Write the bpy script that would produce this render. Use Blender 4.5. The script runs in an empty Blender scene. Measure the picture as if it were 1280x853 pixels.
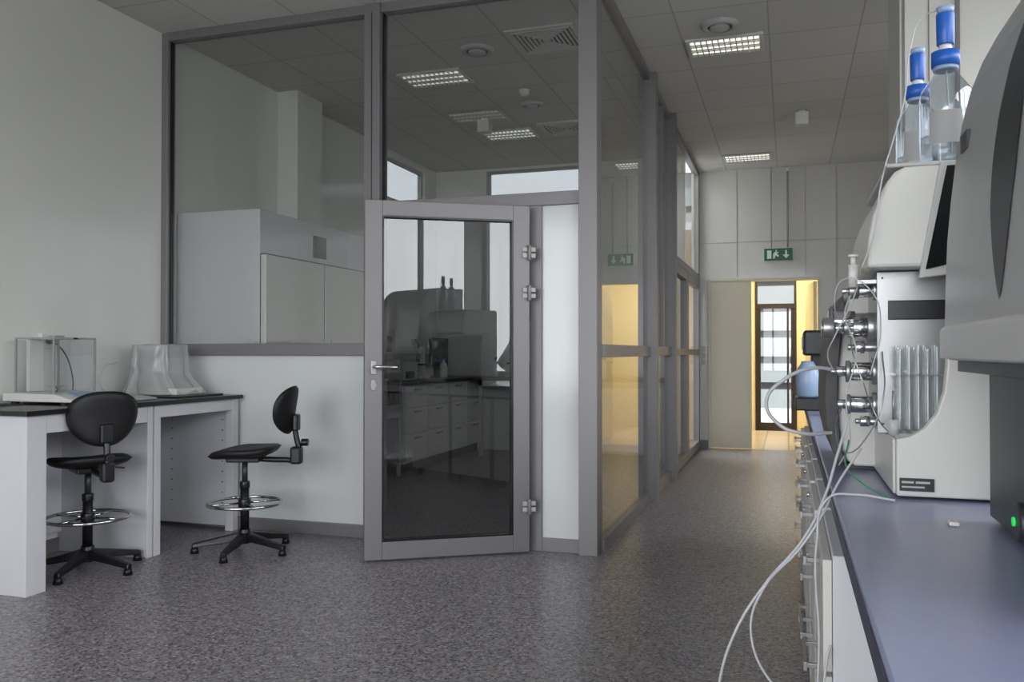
import bpy, bmesh, math, random
from mathutils import Vector, Matrix, noise
random.seed(4)
S = bpy.context.scene
S.view_settings.view_transform = 'Standard'
S.view_settings.exposure = 0.0

# ------------------------------------------------------------------ materials
def lin(c):
    r = []
    for v in c[:3]:
        v = v/255.0
        r.append(v/12.92 if v <= 0.04045 else ((v+0.055)/1.055)**2.4)
    return (r[0], r[1], r[2], 1.0)

def mat(name, rgb, rough=0.5, metal=0.0, var=0.04, scale=6.0, bump=0.0, coat=0.0, emit=None, estr=0.0, spec=0.5):
    m = bpy.data.materials.new(name); m.use_nodes = True
    nt = m.node_tree; b = nt.nodes['Principled BSDF']
    c = lin(rgb)
    tc = nt.nodes.new('ShaderNodeTexCoord')
    nz = nt.nodes.new('ShaderNodeTexNoise'); nz.inputs['Scale'].default_value = scale
    nz.inputs['Detail'].default_value = 3
    nt.links.new(tc.outputs['Object'], nz.inputs['Vector'])
    mx = nt.nodes.new('ShaderNodeMix'); mx.data_type = 'RGBA'
    mx.inputs[6].default_value = tuple(max(0, v*(1-var)) for v in c[:3])+(1,)
    mx.inputs[7].default_value = tuple(min(1, v*(1+var)) for v in c[:3])+(1,)
    nt.links.new(nz.outputs['Fac'], mx.inputs[0])
    nt.links.new(mx.outputs[2], b.inputs['Base Color'])
    b.inputs['Roughness'].default_value = rough
    b.inputs['Metallic'].default_value = metal
    b.inputs['Coat Weight'].default_value = coat
    b.inputs['Coat Roughness'].default_value = 0.05
    b.inputs['Specular IOR Level'].default_value = spec
    if bump > 0:
        bp = nt.nodes.new('ShaderNodeBump'); bp.inputs['Strength'].default_value = bump
        bp.inputs['Distance'].default_value = 0.002
        n2 = nt.nodes.new('ShaderNodeTexNoise'); n2.inputs['Scale'].default_value = 160
        nt.links.new(tc.outputs['Object'], n2.inputs['Vector'])
        nt.links.new(n2.outputs['Fac'], bp.inputs['Height'])
        nt.links.new(bp.outputs['Normal'], b.inputs['Normal'])
    if emit:
        b.inputs['Emission Color'].default_value = lin(emit)
        b.inputs['Emission Strength'].default_value = estr
    return m

def glass(name, tint=(0.8, 0.82, 0.81), base=0.07, rough=0.0, diffuse=0.0, dcol=(0.8, 0.8, 0.8)):
    m = bpy.data.materials.new(name); m.use_nodes = True
    nt = m.node_tree; nt.nodes.clear()
    out = nt.nodes.new('ShaderNodeOutputMaterial')
    tr = nt.nodes.new('ShaderNodeBsdfTransparent'); tr.inputs[0].default_value = (*tint, 1)
    gl = nt.nodes.new('ShaderNodeBsdfGlossy'); gl.inputs['Roughness'].default_value = rough
    gl.inputs[0].default_value = (0.9, 0.9, 0.9, 1)
    lw = nt.nodes.new('ShaderNodeLayerWeight'); lw.inputs['Blend'].default_value = 0.5
    pw = nt.nodes.new('ShaderNodeMath'); pw.operation = 'POWER'; pw.inputs[1].default_value = 4.5
    ma = nt.nodes.new('ShaderNodeMath'); ma.operation = 'MULTIPLY_ADD'
    ma.inputs[1].default_value = 0.9; ma.inputs[2].default_value = base; ma.use_clamp = True
    mx = nt.nodes.new('ShaderNodeMixShader')
    nt.links.new(lw.outputs['Facing'], pw.inputs[0]); nt.links.new(pw.outputs[0], ma.inputs[0])
    nt.links.new(ma.outputs[0], mx.inputs[0])
    src = tr.outputs[0]
    if diffuse > 0:
        df = nt.nodes.new('ShaderNodeBsdfDiffuse'); df.inputs[0].default_value = (*dcol, 1)
        m2 = nt.nodes.new('ShaderNodeMixShader'); m2.inputs[0].default_value = diffuse
        nt.links.new(tr.outputs[0], m2.inputs[1]); nt.links.new(df.outputs[0], m2.inputs[2])
        src = m2.outputs[0]
    nt.links.new(src, mx.inputs[1]); nt.links.new(gl.outputs[0], mx.inputs[2])
    nt.links.new(mx.outputs[0], out.inputs[0])
    return m

def emis(name, rgb, s):
    m = mat(name, rgb, 0.5, emit=rgb, estr=s); return m

def floor_mat():
    m = bpy.data.materials.new('speckled_vinyl'); m.use_nodes = True
    nt = m.node_tree; b = nt.nodes['Principled BSDF']
    tc = nt.nodes.new('ShaderNodeTexCoord')
    v = nt.nodes.new('ShaderNodeTexVoronoi'); v.inputs['Scale'].default_value = 105
    nt.links.new(tc.outputs['Object'], v.inputs['Vector'])
    sep = nt.nodes.new('ShaderNodeSeparateColor'); nt.links.new(v.outputs['Color'], sep.inputs[0])
    r = nt.nodes.new('ShaderNodeValToRGB'); r.color_ramp.interpolation = 'CONSTANT'
    cols = [(0.0, (88, 84, 94)), (0.16, (138, 133, 137)), (0.45, (150, 146, 147)), (0.66, (118, 114, 126)),
            (0.80, (158, 145, 141)), (0.90, (174, 171, 176))]
    e = r.color_ramp.elements
    e[0].position = 0; e[0].color = lin(cols[0][1]); e[1].position = cols[1][0]; e[1].color = lin(cols[1][1])
    for p, c in cols[2:]:
        q = e.new(p); q.color = lin(c)
    nt.links.new(sep.outputs[0], r.inputs[0])
    n = nt.nodes.new('ShaderNodeTexNoise'); n.inputs['Scale'].default_value = 34; n.inputs['Detail'].default_value = 5
    nt.links.new(tc.outputs['Object'], n.inputs['Vector'])
    mx = nt.nodes.new('ShaderNodeMix'); mx.data_type = 'RGBA'; mx.blend_type = 'MULTIPLY'
    mx.inputs[0].default_value = 0.45
    r2 = nt.nodes.new('ShaderNodeValToRGB'); r2.color_ramp.elements[0].position = 0.35; r2.color_ramp.elements[0].color = (0.5, 0.48, 0.53, 1)
    r2.color_ramp.elements[1].position = 0.6
    nt.links.new(n.outputs['Fac'], r2.inputs[0])
    nt.links.new(r.outputs[0], mx.inputs[6]); nt.links.new(r2.outputs[0], mx.inputs[7])
    nt.links.new(mx.outputs[2], b.inputs['Base Color'])
    b.inputs['Roughness'].default_value = 0.33
    return m

def tile_mat(name, c1, mort, w, h, ox, oy, mort_size=0.008, rough=0.8):
    m = bpy.data.materials.new(name); m.use_nodes = True
    nt = m.node_tree; b = nt.nodes['Principled BSDF']
    tc = nt.nodes.new('ShaderNodeTexCoord')
    mp = nt.nodes.new('ShaderNodeMapping'); mp.inputs['Location'].default_value = (ox, oy, 0)
    nt.links.new(tc.outputs['Object'], mp.inputs[0])
    br = nt.nodes.new('ShaderNodeTexBrick'); br.offset = 0; br.squash = 1
    br.inputs['Scale'].default_value = 1
    br.inputs['Color1'].default_value = lin(c1); br.inputs['Color2'].default_value = lin([v*0.97 for v in c1])
    br.inputs['Mortar'].default_value = lin(mort)
    br.inputs['Mortar Size'].default_value = mort_size
    br.inputs['Brick Width'].default_value = w; br.inputs['Row Height'].default_value = h
    nt.links.new(mp.outputs[0], br.inputs['Vector'])
    nt.links.new(br.outputs['Color'], b.inputs['Base Color'])
    b.inputs['Roughness'].default_value = rough
    return m

M = {}
M['wall'] = mat('painted_wall', (220, 220, 216), 0.10, var=0.02, scale=1.5, spec=0.5)
M['wall_back'] = mat('back_wall_panel', (200, 198, 195), 0.12, var=0.02, scale=1.0)
M['ceil'] = tile_mat('ceiling_tiles', (208, 206, 203), (172, 171, 169), 0.6, 0.6, 0.12, -0.3, 0.006)
M['floor'] = floor_mat()
M['alu'] = mat('anodised_aluminium', (130, 127, 129), 0.42, metal=0.3, var=0.03)
M['glass'] = glass('partition_glass', (0.87, 0.89, 0.88), 0.10)
M['glass_dark'] = glass('tinted_door_glass', (0.44, 0.45, 0.46), 0.08)
M['glass_win'] = glass('window_glass', (0.95, 0.96, 0.96), 0.06)
M['glass_dimmed'] = glass('dimmed_window_glass', (0.10, 0.105, 0.11), 0.06)  # clear panes with a dark tint added to tone down the sky behind
M['glass_lab'] = glass('lab_glass', (0.90, 0.92, 0.93), 0.10)
M['panel'] = mat('white_glass_panel', (216, 219, 218), 0.12, var=0.01)
M['white'] = mat('white_laminate', (208, 208, 213), 0.4, var=0.02)
M['white_plastic'] = mat('white_plastic', (214, 213, 208), 0.35, var=0.02)
M['iwhite'] = mat('instrument_white_enamel', (204, 203, 198), 0.35, var=0.02)
M['greywhite'] = mat('grey_white_plastic', (178, 178, 176), 0.4, var=0.03)
M['ventgrey'] = mat('vent_grey', (150, 150, 150), 0.5, var=0.03)
M['black'] = mat('black_laminate', (28, 28, 32), 0.3, var=0.1)
M['blackpu'] = mat('black_polyurethane', (17, 17, 19), 0.55, var=0.2, bump=0.3)
M['blackpl'] = mat('black_plastic', (20, 20, 22), 0.35, var=0.1)
M['chrome'] = mat('chrome', (205, 205, 208), 0.14, metal=1.0, var=0.02)
M['steel'] = mat('brushed_steel', (165, 165, 166), 0.32, metal=0.85, var=0.05, scale=20)
M['silver'] = mat('silver_paint', (168, 168, 168), 0.40, metal=0.3, var=0.02)
M['dark'] = mat('dark_grey_plastic', (42, 44, 48), 0.4, var=0.05)
M['bench'] = mat('lavender_laminate', (142, 147, 176), 0.26, var=0.04, scale=30)
M['bench_edge'] = mat('bench_edge_band', (62, 64, 82), 0.4)
M['blue'] = mat('blue_cap', (28, 88, 175), 0.35)
M['lblue'] = mat('light_blue_plastic', (140, 160, 188), 0.3)
M['tube'] = mat('ptfe_tube', (190, 192, 196), 0.3, var=0.02)
M['tubeg'] = mat('green_tube', (60, 150, 110), 0.3)
M['beige'] = mat('beige_door', (198, 192, 174), 0.45, var=0.02)
M['cream'] = mat('cream_wall', (236, 224, 182), 0.5, var=0.02)
M['ctile'] = tile_mat('corridor_floor_tile', (205, 190, 160), (150, 135, 110), 0.3, 0.3, 0, 0, 0.01, 0.3)
M['brown'] = mat('brown_door_frame', (40, 28, 26), 0.4)
M['green'] = mat('exit_green', (16, 92, 58), 0.4, emit=(20, 130, 80), estr=0.02)
M['signw'] = mat('sign_white', (215, 225, 215), 0.4)
M['lampf'] = mat('lamp_frame', (205, 205, 202), 0.4)
M['louv'] = mat('lamp_louvre', (195, 195, 195), 0.25, metal=0.7)
M['lamp'] = emis('lamp_tube', (255, 252, 240), 1.1)
M['lampd'] = emis('lamp_tube_dim', (250, 250, 245), 0.6)
M['warm'] = emis('warm_lamp', (255, 232, 185), 6.0)
M['led'] = emis('green_led', (40, 220, 90), 0.4)
M['bag'] = glass('plastic_bag', (0.90, 0.91, 0.92), 0.05, 0.25, 0.45, (0.66, 0.66, 0.66))
M['tree'] = mat('tree_foliage', (46, 54, 44), 0.9, var=0.35, scale=1.2)
M['ground'] = mat('outdoor_ground', (125, 126, 118), 0.9, var=0.2, scale=0.6)
M['liquid'] = glass('bottle_glass', (0.72, 0.76, 0.80), 0.12)
M['base'] = mat('vinyl_skirting', (112, 109, 113), 0.5)
M['screen'] = mat('black_screen', (14, 15, 18), 0.08)
M['outside'] = mat('bright_facade', (112, 117, 118), 0.8)
M['facade2'] = mat('facade_dark_band', (80, 84, 86), 0.8)

# ------------------------------------------------------------------ helpers
CUR = [None]
def group(name, loc=(0, 0, 0), rotz=0.0):
    e = bpy.data.objects.new(name, None)
    e.empty_display_size = 0.1
    e.location = loc; e.rotation_euler = (0, 0, rotz)
    S.collection.objects.link(e)
    CUR[0] = (e, Matrix.Translation(loc) @ Matrix.Rotation(rotz, 4, 'Z'))
    return e
def end(): CUR[0] = None
LOCAL = [False]
def add(o, m=None):
    S.collection.objects.link(o)
    if m is not None: o.data.materials.append(M[m] if isinstance(m, str) else m)
    if CUR[0]:
        o.parent = CUR[0][0]
        if not LOCAL[0]: o.matrix_parent_inverse = CUR[0][1].inverted()
    return o
def bev(o, w, seg=2):
    if w > 0:
        b = o.modifiers.new('bev', 'BEVEL'); b.width = w; b.segments = seg; b.limit_method = 'ANGLE'
        b.angle_limit = math.radians(35)
def mesh(name, vs, fs, m, smooth=False, bevel=0):
    me = bpy.data.meshes.new(name); me.from_pydata([tuple(v) for v in vs], [], fs)
    bm = bmesh.new(); bm.from_mesh(me); bmesh.ops.recalc_face_normals(bm, faces=bm.faces); bm.to_mesh(me); bm.free()
    if smooth:
        for p in me.polygons: p.use_smooth = True
    o = bpy.data.objects.new(name, me); add(o, m); bev(o, bevel); return o
def box(name, x0, x1, y0, y1, z0, z1, m, bevel=0):
    vs = [(x, y, z) for x in (x0, x1) for y in (y0, y1) for z in (z0, z1)]
    fs = [(0, 1, 3, 2), (4, 6, 7, 5), (0, 4, 5, 1), (2, 3, 7, 6), (0, 2, 6, 4), (1, 5, 7, 3)]
    return mesh(name, vs, fs, m, False, bevel)
def boxes(name, L, m, bevel=0):
    vs = []; fs = []
    for (x0, x1, y0, y1, z0, z1) in L:
        k = len(vs)
        vs += [(x, y, z) for x in (x0, x1) for y in (y0, y1) for z in (z0, z1)]
        fs += [tuple(i+k for i in f) for f in [(0, 1, 3, 2), (4, 6, 7, 5), (0, 4, 5, 1), (2, 3, 7, 6), (0, 2, 6, 4), (1, 5, 7, 3)]]
    return mesh(name, vs, fs, m, False, bevel)
def prism(name, pts, a0, a1, m, axis='Y', bevel=0, smooth=False):
    n = len(pts); vs = []
    for a in (a0, a1):
        for (p, q) in pts:
            vs.append((p, a, q) if axis == 'Y' else ((a, p, q) if axis == 'X' else (p, q, a)))
    fs = [tuple(range(n)), tuple(range(2*n-1, n-1, -1))]
    for i in range(n):
        j = (i+1) % n; fs.append((i, j, j+n, i+n))
    return mesh(name, vs, fs, m, smooth, bevel)
def cyl(name, p0, p1, r, m, r2=None, n=28, bevel=0):
    p0 = Vector(p0); p1 = Vector(p1); r2 = r if r2 is None else r2
    d = (p1-p0).normalized(); a = d.orthogonal().normalized(); b = d.cross(a)
    vs = []
    for p, rr in ((p0, r), (p1, r2)):
        for i in range(n):
            t = 2*math.pi*i/n; vs.append(p+(a*math.cos(t)+b*math.sin(t))*rr)
    fs = [tuple(range(n)), tuple(range(2*n-1, n-1, -1))]
    for i in range(n):
        j = (i+1) % n; fs.append((i, j, j+n, i+n))
    o = mesh(name, vs, fs, m, False, bevel)
    for p in o.data.polygons:
        if len(p.vertices) == 4: p.use_smooth = True
    return o
def lathe(name, prof, c, m, n=36, axis='Z'):
    vs = []; fs = []
    for (r, z) in prof:
        for i in range(n):
            t = 2*math.pi*i/n
            if axis == 'Z': vs.append((c[0]+r*math.cos(t), c[1]+r*math.sin(t), c[2]+z))
            else: vs.append((c[0]+z, c[1]+r*math.cos(t), c[2]+r*math.sin(t)))
    for k in range(len(prof)-1):
        for i in range(n):
            j = (i+1) % n; fs.append((k*n+i, k*n+j, (k+1)*n+j, (k+1)*n+i))
    return mesh(name, vs, fs, m, True)
def tube(name, pts, r, m, cyclic=False, poly=False):
    c = bpy.data.curves.new(name, 'CURVE'); c.dimensions = '3D'; c.bevel_depth = r; c.bevel_resolution = 4
    c.resolution_u = 10; c.use_fill_caps = True
    if poly:
        s = c.splines.new('POLY'); s.points.add(len(pts)-1)
        for i, p in enumerate(pts): s.points[i].co = (*p, 1)
    else:
        s = c.splines.new('BEZIER'); s.bezier_points.add(len(pts)-1)
        for i, p in enumerate(pts):
            q = s.bezier_points[i]; q.co = p; q.handle_left_type = q.handle_right_type = 'AUTO'
    s.use_cyclic_u = cyclic
    o = bpy.data.objects.new(name, c); add(o, m); return o
def plane(name, vs, m): return mesh(name, vs, [(0, 1, 2, 3)], m)
def paneY(name, x0, x1, y, z0, z1, m='glass'): return plane(name, [(x0, y, z0), (x1, y, z0), (x1, y, z1), (x0, y, z1)], m)
def paneX(name, x, y0, y1, z0, z1, m='glass'): return plane(name, [(x, y0, z0), (x, y1, z0), (x, y1, z1), (x, y0, z1)], m)
def torus(name, c, R, r, m, n=48, k=10):
    vs = []; fs = []
    for i in range(n):
        a = 2*math.pi*i/n
        for j in range(k):
            b = 2*math.pi*j/k
            vs.append((c[0]+(R+r*math.cos(b))*math.cos(a), c[1]+(R+r*math.cos(b))*math.sin(a), c[2]+r*math.sin(b)))
    for i in range(n):
        for j in range(k):
            fs.append((i*k+j, ((i+1) % n)*k+j, ((i+1) % n)*k+(j+1) % k, i*k+(j+1) % k))
    return mesh(name, vs, fs, m, True)

H = 3.45
XL, XR, YB, YF = -4.2, 2.2, -3.0, 10.9
# ------------------------------------------------------------------ shell
box('floor', XL-0.1, XR+0.1, YB-0.1, YF+0.05, -0.1, 0, 'floor')
boxes('ceiling', [(XL-0.1, XR+0.1, YB-0.1, 9.99, H, H+0.12), (-1.15, XR+0.1, 9.99, YF+0.1, H, H+0.12)], 'ceil')
boxes('wall_left', [(XL-0.1, XL, YB, 8.4, 0, H), (XL-0.1, XL, 9.55, 9.99, 0, H), (XL-0.1, XL, 8.4, 9.55, 0, 2.9), (XL-0.1, XL, 8.4, 9.55, 3.37, H)], 'wall')
group('window_5', (XL-.05, 8.97, 2.9))
boxes('frame', [(XL-.07, XL-.03, 8.4, 9.55, 2.9, 2.93), (XL-.07, XL-.03, 8.4, 9.55, 3.34, 3.37), (XL-.07, XL-.03, 8.4, 8.44, 2.93, 3.34), (XL-.07, XL-.03, 9.51, 9.55, 2.93, 3.34)], 'ventgrey')
paneX('pane', XL-.05, 8.42, 9.53, 2.92, 3.35, 'glass_dimmed'); end()
# right wall with windows
WZ0, WZ1 = 0.9, 3.3
WINS = [(-2.6, 0.3), (0.6, 3.4), (3.7, 6.5)]
L = [(XR, XR+0.15, YB, YF, 0, WZ0), (XR, XR+0.15, YB, YF, WZ1, H)]
prev = YB
for (p, q) in WINS:
    L.append((XR, XR+.15, prev, p, WZ0, WZ1)); prev = q
L.append((XR, XR+.15, prev, YF, WZ0, WZ1))
boxes('wall_right', L, 'wall')
def win_right(nm, y0, y1):
    group(nm, (XR+0.07, (y0+y1)/2, WZ0))
    L = [(XR+.04, XR+.1, y0, y1, WZ0, WZ0+.06), (XR+.04, XR+.1, y0, y1, WZ1-.06, WZ1)]
    k = 3
    for i in range(k+1):
        y = y0+(y1-y0-.06)*i/k; L.append((XR+.04, XR+.1, y, y+.06, WZ0+.06, WZ1-.06))
    boxes('frame', L, 'alu'); paneX('pane', XR+.07, y0+.03, y1-.03, WZ0+.03, WZ1-.03, 'glass_win'); end()
for nm, (p, q) in zip(('window_1', 'window_2', 'window_6'), WINS): win_right(nm, p, q)
# wall behind the camera
boxes('wall_rear', [(XL, XR, YB-.15, YB, 0, .5), (XL, XR, YB-.15, YB, 3.3, H), (XL, -4.0, YB-.15, YB, .5, 3.3), (.7, XR, YB-.15, YB, .5, 3.3)], 'wall')
group('window_3', (-1.6, YB-.07, .5))
L = [(-4.0, .7, YB-.1, YB-.04, .5, .56), (-4.0, .7, YB-.1, YB-.04, 3.24, 3.3)]
for i in range(5):
    x = -4.0+4.64*i/4; L.append((x, x+.06, YB-.1, YB-.04, .56, 3.24))
boxes('frame', L, 'alu'); paneY('pane', -3.95, .65, YB-.07, .53, 3.27, 'glass_win'); end()

# back wall with doorway
boxes('wall_back', [(-1.15, -.95, YF, YF+.12, 0, H), (.37, XR+.1, YF, YF+.12, 0, H), (-.95, .37, YF, YF+.12, 2.1, H)], 'wall_back')
boxes('trim_1', [(-.60, -.595, YF-.006, YF, 2.12, H), (.2, .205, YF-.006, YF, 2.12, H), (.55, .555, YF-.006, YF, 0.1, H), (1.1, 1.105, YF-.006, YF, 0.1, H), (-1.05, XR, YF-.006, YF, 2.55, 2.554)], 'ventgrey')
boxes('baseboard_back', [(-1.07, -.95, YF-.02, YF, 0, .1), (.4, XR, YF-.02, YF, 0, .1)], 'base')
# glass room far wall
boxes('wall_glass_room', [(XL, -3.53, 9.9, 10.0, 0, H), (-2.33, -1.12, 9.9, 10.0, 0, H), (-3.53, -2.33, 9.9, 10.0, 0, 2.98), (-3.53, -2.33, 9.9, 10.0, 3.42, H)], 'wall')
group('window_4', (-2.93, 9.95, 2.98))
boxes('frame', [(-3.53, -2.33, 9.92, 9.98, 2.98, 3.01), (-3.53, -2.33, 9.92, 9.98, 3.39, 3.42), (-3.53, -3.49, 9.92, 9.98, 3.01, 3.39), (-2.37, -2.33, 9.92, 9.98, 3.01, 3.39)], 'ventgrey')
paneY('pane', -3.5, -2.36, 9.95, 3.0, 3.4, 'glass_dimmed'); end()
box('trim_2', XL, -4.0, 6.40, 6.80, 0, H, 'wall')
box('baseboard_left', XL, XL+.015, YB, 4.95, 0, .08, 'base')
# pillar at the end of the bench
group('service_pillar', (.9, 5.45, 0))
box('pillar_body', .60, 1.25, 5.2, 5.75, 0, H-.001, 'white_plastic')
boxes('pillar_seams', [(.745, .75, 5.194, 5.2, 0, H-.01), (.612, .625, 5.19, 5.2, 0, H-.01), (.88, .90, 5.18, 5.2, 0, H-.01)], 'alu')
end()

# ------------------------------------------------------------------ front glass partition
D0, D1 = 4.96, 5.04
group('glass_partition_front', (-2.6, 5.0, 0))
boxes('frame', [
    (XL, -4.146, D0, D1, 0, H), (-2.60, -2.49, D0-.02, D1+.02, 0, H), (-1.177, -1.065, D0-.04, D1+.02, 0, H),
    (-4.146, -2.60, D0, D1, H-.06, H), (-2.49, -1.177, D0, D1, H-.06, H),
    (-4.146, -2.60, D0-.01, D1, 1.175, 1.255), (-4.146, -2.60, D0-.01, D1, 0, .08),
    (-2.49, -1.177, D0, D1, 2.085, 2.165), (-1.49, -1.415, D0, D1, 0, 2.085), (-1.415, -1.177, D0, D1, 0, .08)], 'alu', 0.003)
boxes('mullion_groove', [(-2.548, -2.542, D0-.0215, D0-.019, 0, H-.06)], 'dark')
paneY('pane_left', -4.146, -2.60, 5.0, 1.255, H-.06)
paneY('pane_transom', -2.49, -1.177, 5.0, 2.165, H-.06)
box('panel_low', -4.146, -2.60, 4.985, 5.015, .08, 1.175, 'panel')
box('panel_side', -1.415, -1.177, 4.985, 5.015, .08, 2.085, 'panel')
boxes('gasket', [(-4.146, -4.138, 4.985, 5.015, 1.255, H-.06), (-2.608, -2.60, 4.985, 5.015, 1.255, H-.06), (-2.49, -2.482, 4.985, 5.015, 2.165, H-.06), (-1.185, -1.177, 4.985, 5.015, 2.165, H-.06)], 'black')
end()

# open door
a = math.radians(31.7)
LOCAL[0] = True
group('glass_door', (-1.497, 4.93, 0), a)
W = .97; y0, y1 = -.06, 0
boxes('leaf_frame', [(-W, -W+.10, y0, y1, .012, 2.07), (-.10, 0, y0, y1, .012, 2.07), (-W+.10, -.10, y0, y1, 1.98, 2.07), (-W+.10, -.10, y0, y1, .012, .115)], 'alu', .004)
boxes('glazing_bead', [(-W+.10, -W+.108, y0-.002, y1, .115, 1.98), (-.108, -.10, y0-.002, y1, .115, 1.98), (-W+.108, -.108, y0-.002, y1, 1.972, 1.98), (-W+.108, -.108, y0-.002, y1, .115, .123)], 'black')
paneY('door_pane', -W+.10, -.10, -.03, .115, 1.98, 'glass_dark')
for i, z in enumerate((1.79, 1.55, .28)):
    cyl('hinge_%d' % i, (-.005, y0-.014, z-.045), (-.005, y0-.014, z+.045), .012, 'alu', bevel=.002)
    boxes('hinge_plate_%d' % i, [(-.045, .035, y0-.010, y0-.001, z-.03, z-.004), (-.045, .035, y0-.010, y0-.001, z+.006, z+.032)], 'greywhite', .002)
# lever handle
box('handle_plate', -W+.035, -W+.065, y0-.008, y0-.001, 1.07, 1.15, 'steel', .003)
tube('lever', [(-W+.05, y0, 1.115), (-W+.05, y0-.05, 1.115), (-W+.07, y0-.055, 1.115), (-W+.18, y0-.055, 1.112)], .010, 'chrome', poly=True)
cyl('lock_rosette', (-W+.05, y0, 1.01), (-W+.05, y0-.012, 1.01), .017, 'steel'); 
box('lock_plate', -W+.038, -W+.062, y0-.006, y0-.001, .98, 1.04, 'steel', .003)
end(); LOCAL[0] = False

# ------------------------------------------------------------------ side glass partition
XS = -1.075
group('glass_partition_side', (XS, 8.0, 0))
xa, xb = XS-.035, XS+.025
boxes('frame', [
    (xa, xb, 5.06, 10.89, H-.06, H), (xa, xb, 5.06, 8.2, 0, .08), (xa, xb+.004, 5.06, 8.2, 1.165, 1.245),
    (xa, -1.0, 6.86, 6.97, 0, H), (xa, -1.0, 8.1, 8.2, 0, H), (xa, xb, 10.78, 10.89, 0, H),
    (xa, xb, 8.2, 10.78, 2.08, 2.16), (xa, xb, 7.62, 7.68, 1.245, H-.06)], 'alu', .003)
paneX('pane_1a', XS, 5.06, 6.86, 1.245, H-.06); paneX('pane_1b', XS, 5.06, 6.86, .08, 1.165)
paneX('pane_2a', XS, 6.97, 8.1, 1.245, H-.06); paneX('pane_2b', XS, 6.97, 8.1, .08, 1.165)
paneX('pane_3', XS, 8.2, 10.78, 2.16, H-.06)
end()
group('door_2', (XS, 9.45, 0))
L = []
for (p, q) in ((8.215, 9.46), (9.48, 10.77)):
    L += [(xa, xb+.01, p, p+.09, .012, 2.07), (xa, xb+.01, q-.09, q, .012, 2.07), (xa, xb+.01, p+.09, q-.09, 1.98, 2.07), (xa, xb+.01, p+.09, q-.09, .012, .11), (xa, xb+.01, p+.09, q-.09, 1.165, 1.23)]
    paneX('pane', XS, p+.09, q-.09, .11, 1.98)
boxes('leaf_frames', L, 'alu', .003)
for z in (.3, 1.5, 1.8): cyl('hinge', (xb+.022, 8.22, z-.05), (xb+.022, 8.22, z+.05), .012, 'black')
end()
group('wall_switches', (-1.0, YF-.02, 1.15))
box('switch_plate', -1.03, -.97, YF-.015, YF, 1.02, 1.28, 'white_plastic', .003)
boxes('rockers', [(-1.02, -.98, YF-.02, YF-.015, 1.04, 1.11), (-1.02, -.98, YF-.02, YF-.015, 1.12, 1.19), (-1.02, -.98, YF-.02, YF-.015, 1.2, 1.27)], 'greywhite', .002); end()

# ------------------------------------------------------------------ doorway & corridor behind
group('door_1', (-.05, YF, 0))
box('fixed_leaf', -.92, -.455, YF-.01, YF+.035, .01, 2.07, 'beige', .003)
boxes('frame', [(-.95, -.92, YF-.02, YF+.13, 0, 2.1), (.34, .37, YF-.02, YF+.13, 0, 2.1), (-.92, .34, YF-.02, YF+.13, 2.07, 2.1), (-.455, -.43, YF-.02, YF+.06, 0.01, 2.07)], 'beige', .003)
mesh('open_leaf', [(.335, YF+.14, .01), (.295, YF+.14, .01), (.215, YF+1.05, .01), (.255, YF+1.05, .01), (.335, YF+.14, 2.06), (.295, YF+.14, 2.06), (.215, YF+1.05, 2.06), (.255, YF+1.05, 2.06)],
     [(0, 1, 2, 3), (4, 5, 6, 7), (0, 1, 5, 4), (1, 2, 6, 5), (2, 3, 7, 6), (3, 0, 4, 7)], 'cream')
cyl('door_handle', (.20, YF+.95, 1.05), (.20, YF+.82, 1.05), .01, 'chrome')
end()
CY0, CY1 = YF+.12, 13.6
box('floor_corridor', -1.6, 1.3, YF+.05, CY1+.6, -.1, 0, 'ctile')
box('ceiling_corridor', -1.7, 1.4, CY0, CY1+.1, 2.75, 2.85, 'white')
box('wall_corridor_left', -1.7, -1.6, CY0, CY1, 0, 2.75, 'cream')
box('wall_corridor_right', 1.3, 1.4, CY0, CY1, 0, 2.75, 'cream')
boxes('wall_corridor_end', [(-1.6, -.48, CY1, CY1+.1, 0, 2.75), (.12, 1.3, CY1, CY1+.1, 0, 2.75), (-.48, .12, CY1, CY1+.1, 2.5, 2.75)], 'cream')
group('door_3', (-.2, CY1, 0))
boxes('frame', [(-.48, -.445, CY1-.03, CY1+.08, 0, 2.5), (.085, .12, CY1-.03, CY1+.08, 0, 2.5), (-.445, .085, CY1-.03, CY1+.08, 1.86, 1.93), (-.445, .085, CY1-.03, CY1+.08, 2.45, 2.5),
                (-.445, -.40, CY1, CY1+.05, 0, 1.86), (.04, .085, CY1, CY1+.05, 0, 1.86), (-.40, .04, CY1, CY1+.05, 0, .12), (-.02, .01, CY1, CY1+.05, .12, 1.86)], 'brown')
paneY('pane', -.445, .085, CY1+.02, .1, 2.45, 'glass_win'); end()
group('facade_across_yard', (0, 19, 0))
boxes('facade_bands', [(-4, 4, 19, 19.3, i*.55, i*.55+.4) for i in range(9)], 'outside'); 
box('facade_backing', -4, 4, 19.3, 19.4, 0, 5.2, 'facade2'); end()
group('ceiling_lamp_corridor', (0, 12.5, 2.7))
box('diffuser', -.5, .5, 11.9, 12.8, 2.70, 2.745, 'warm', .01); end()

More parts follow.
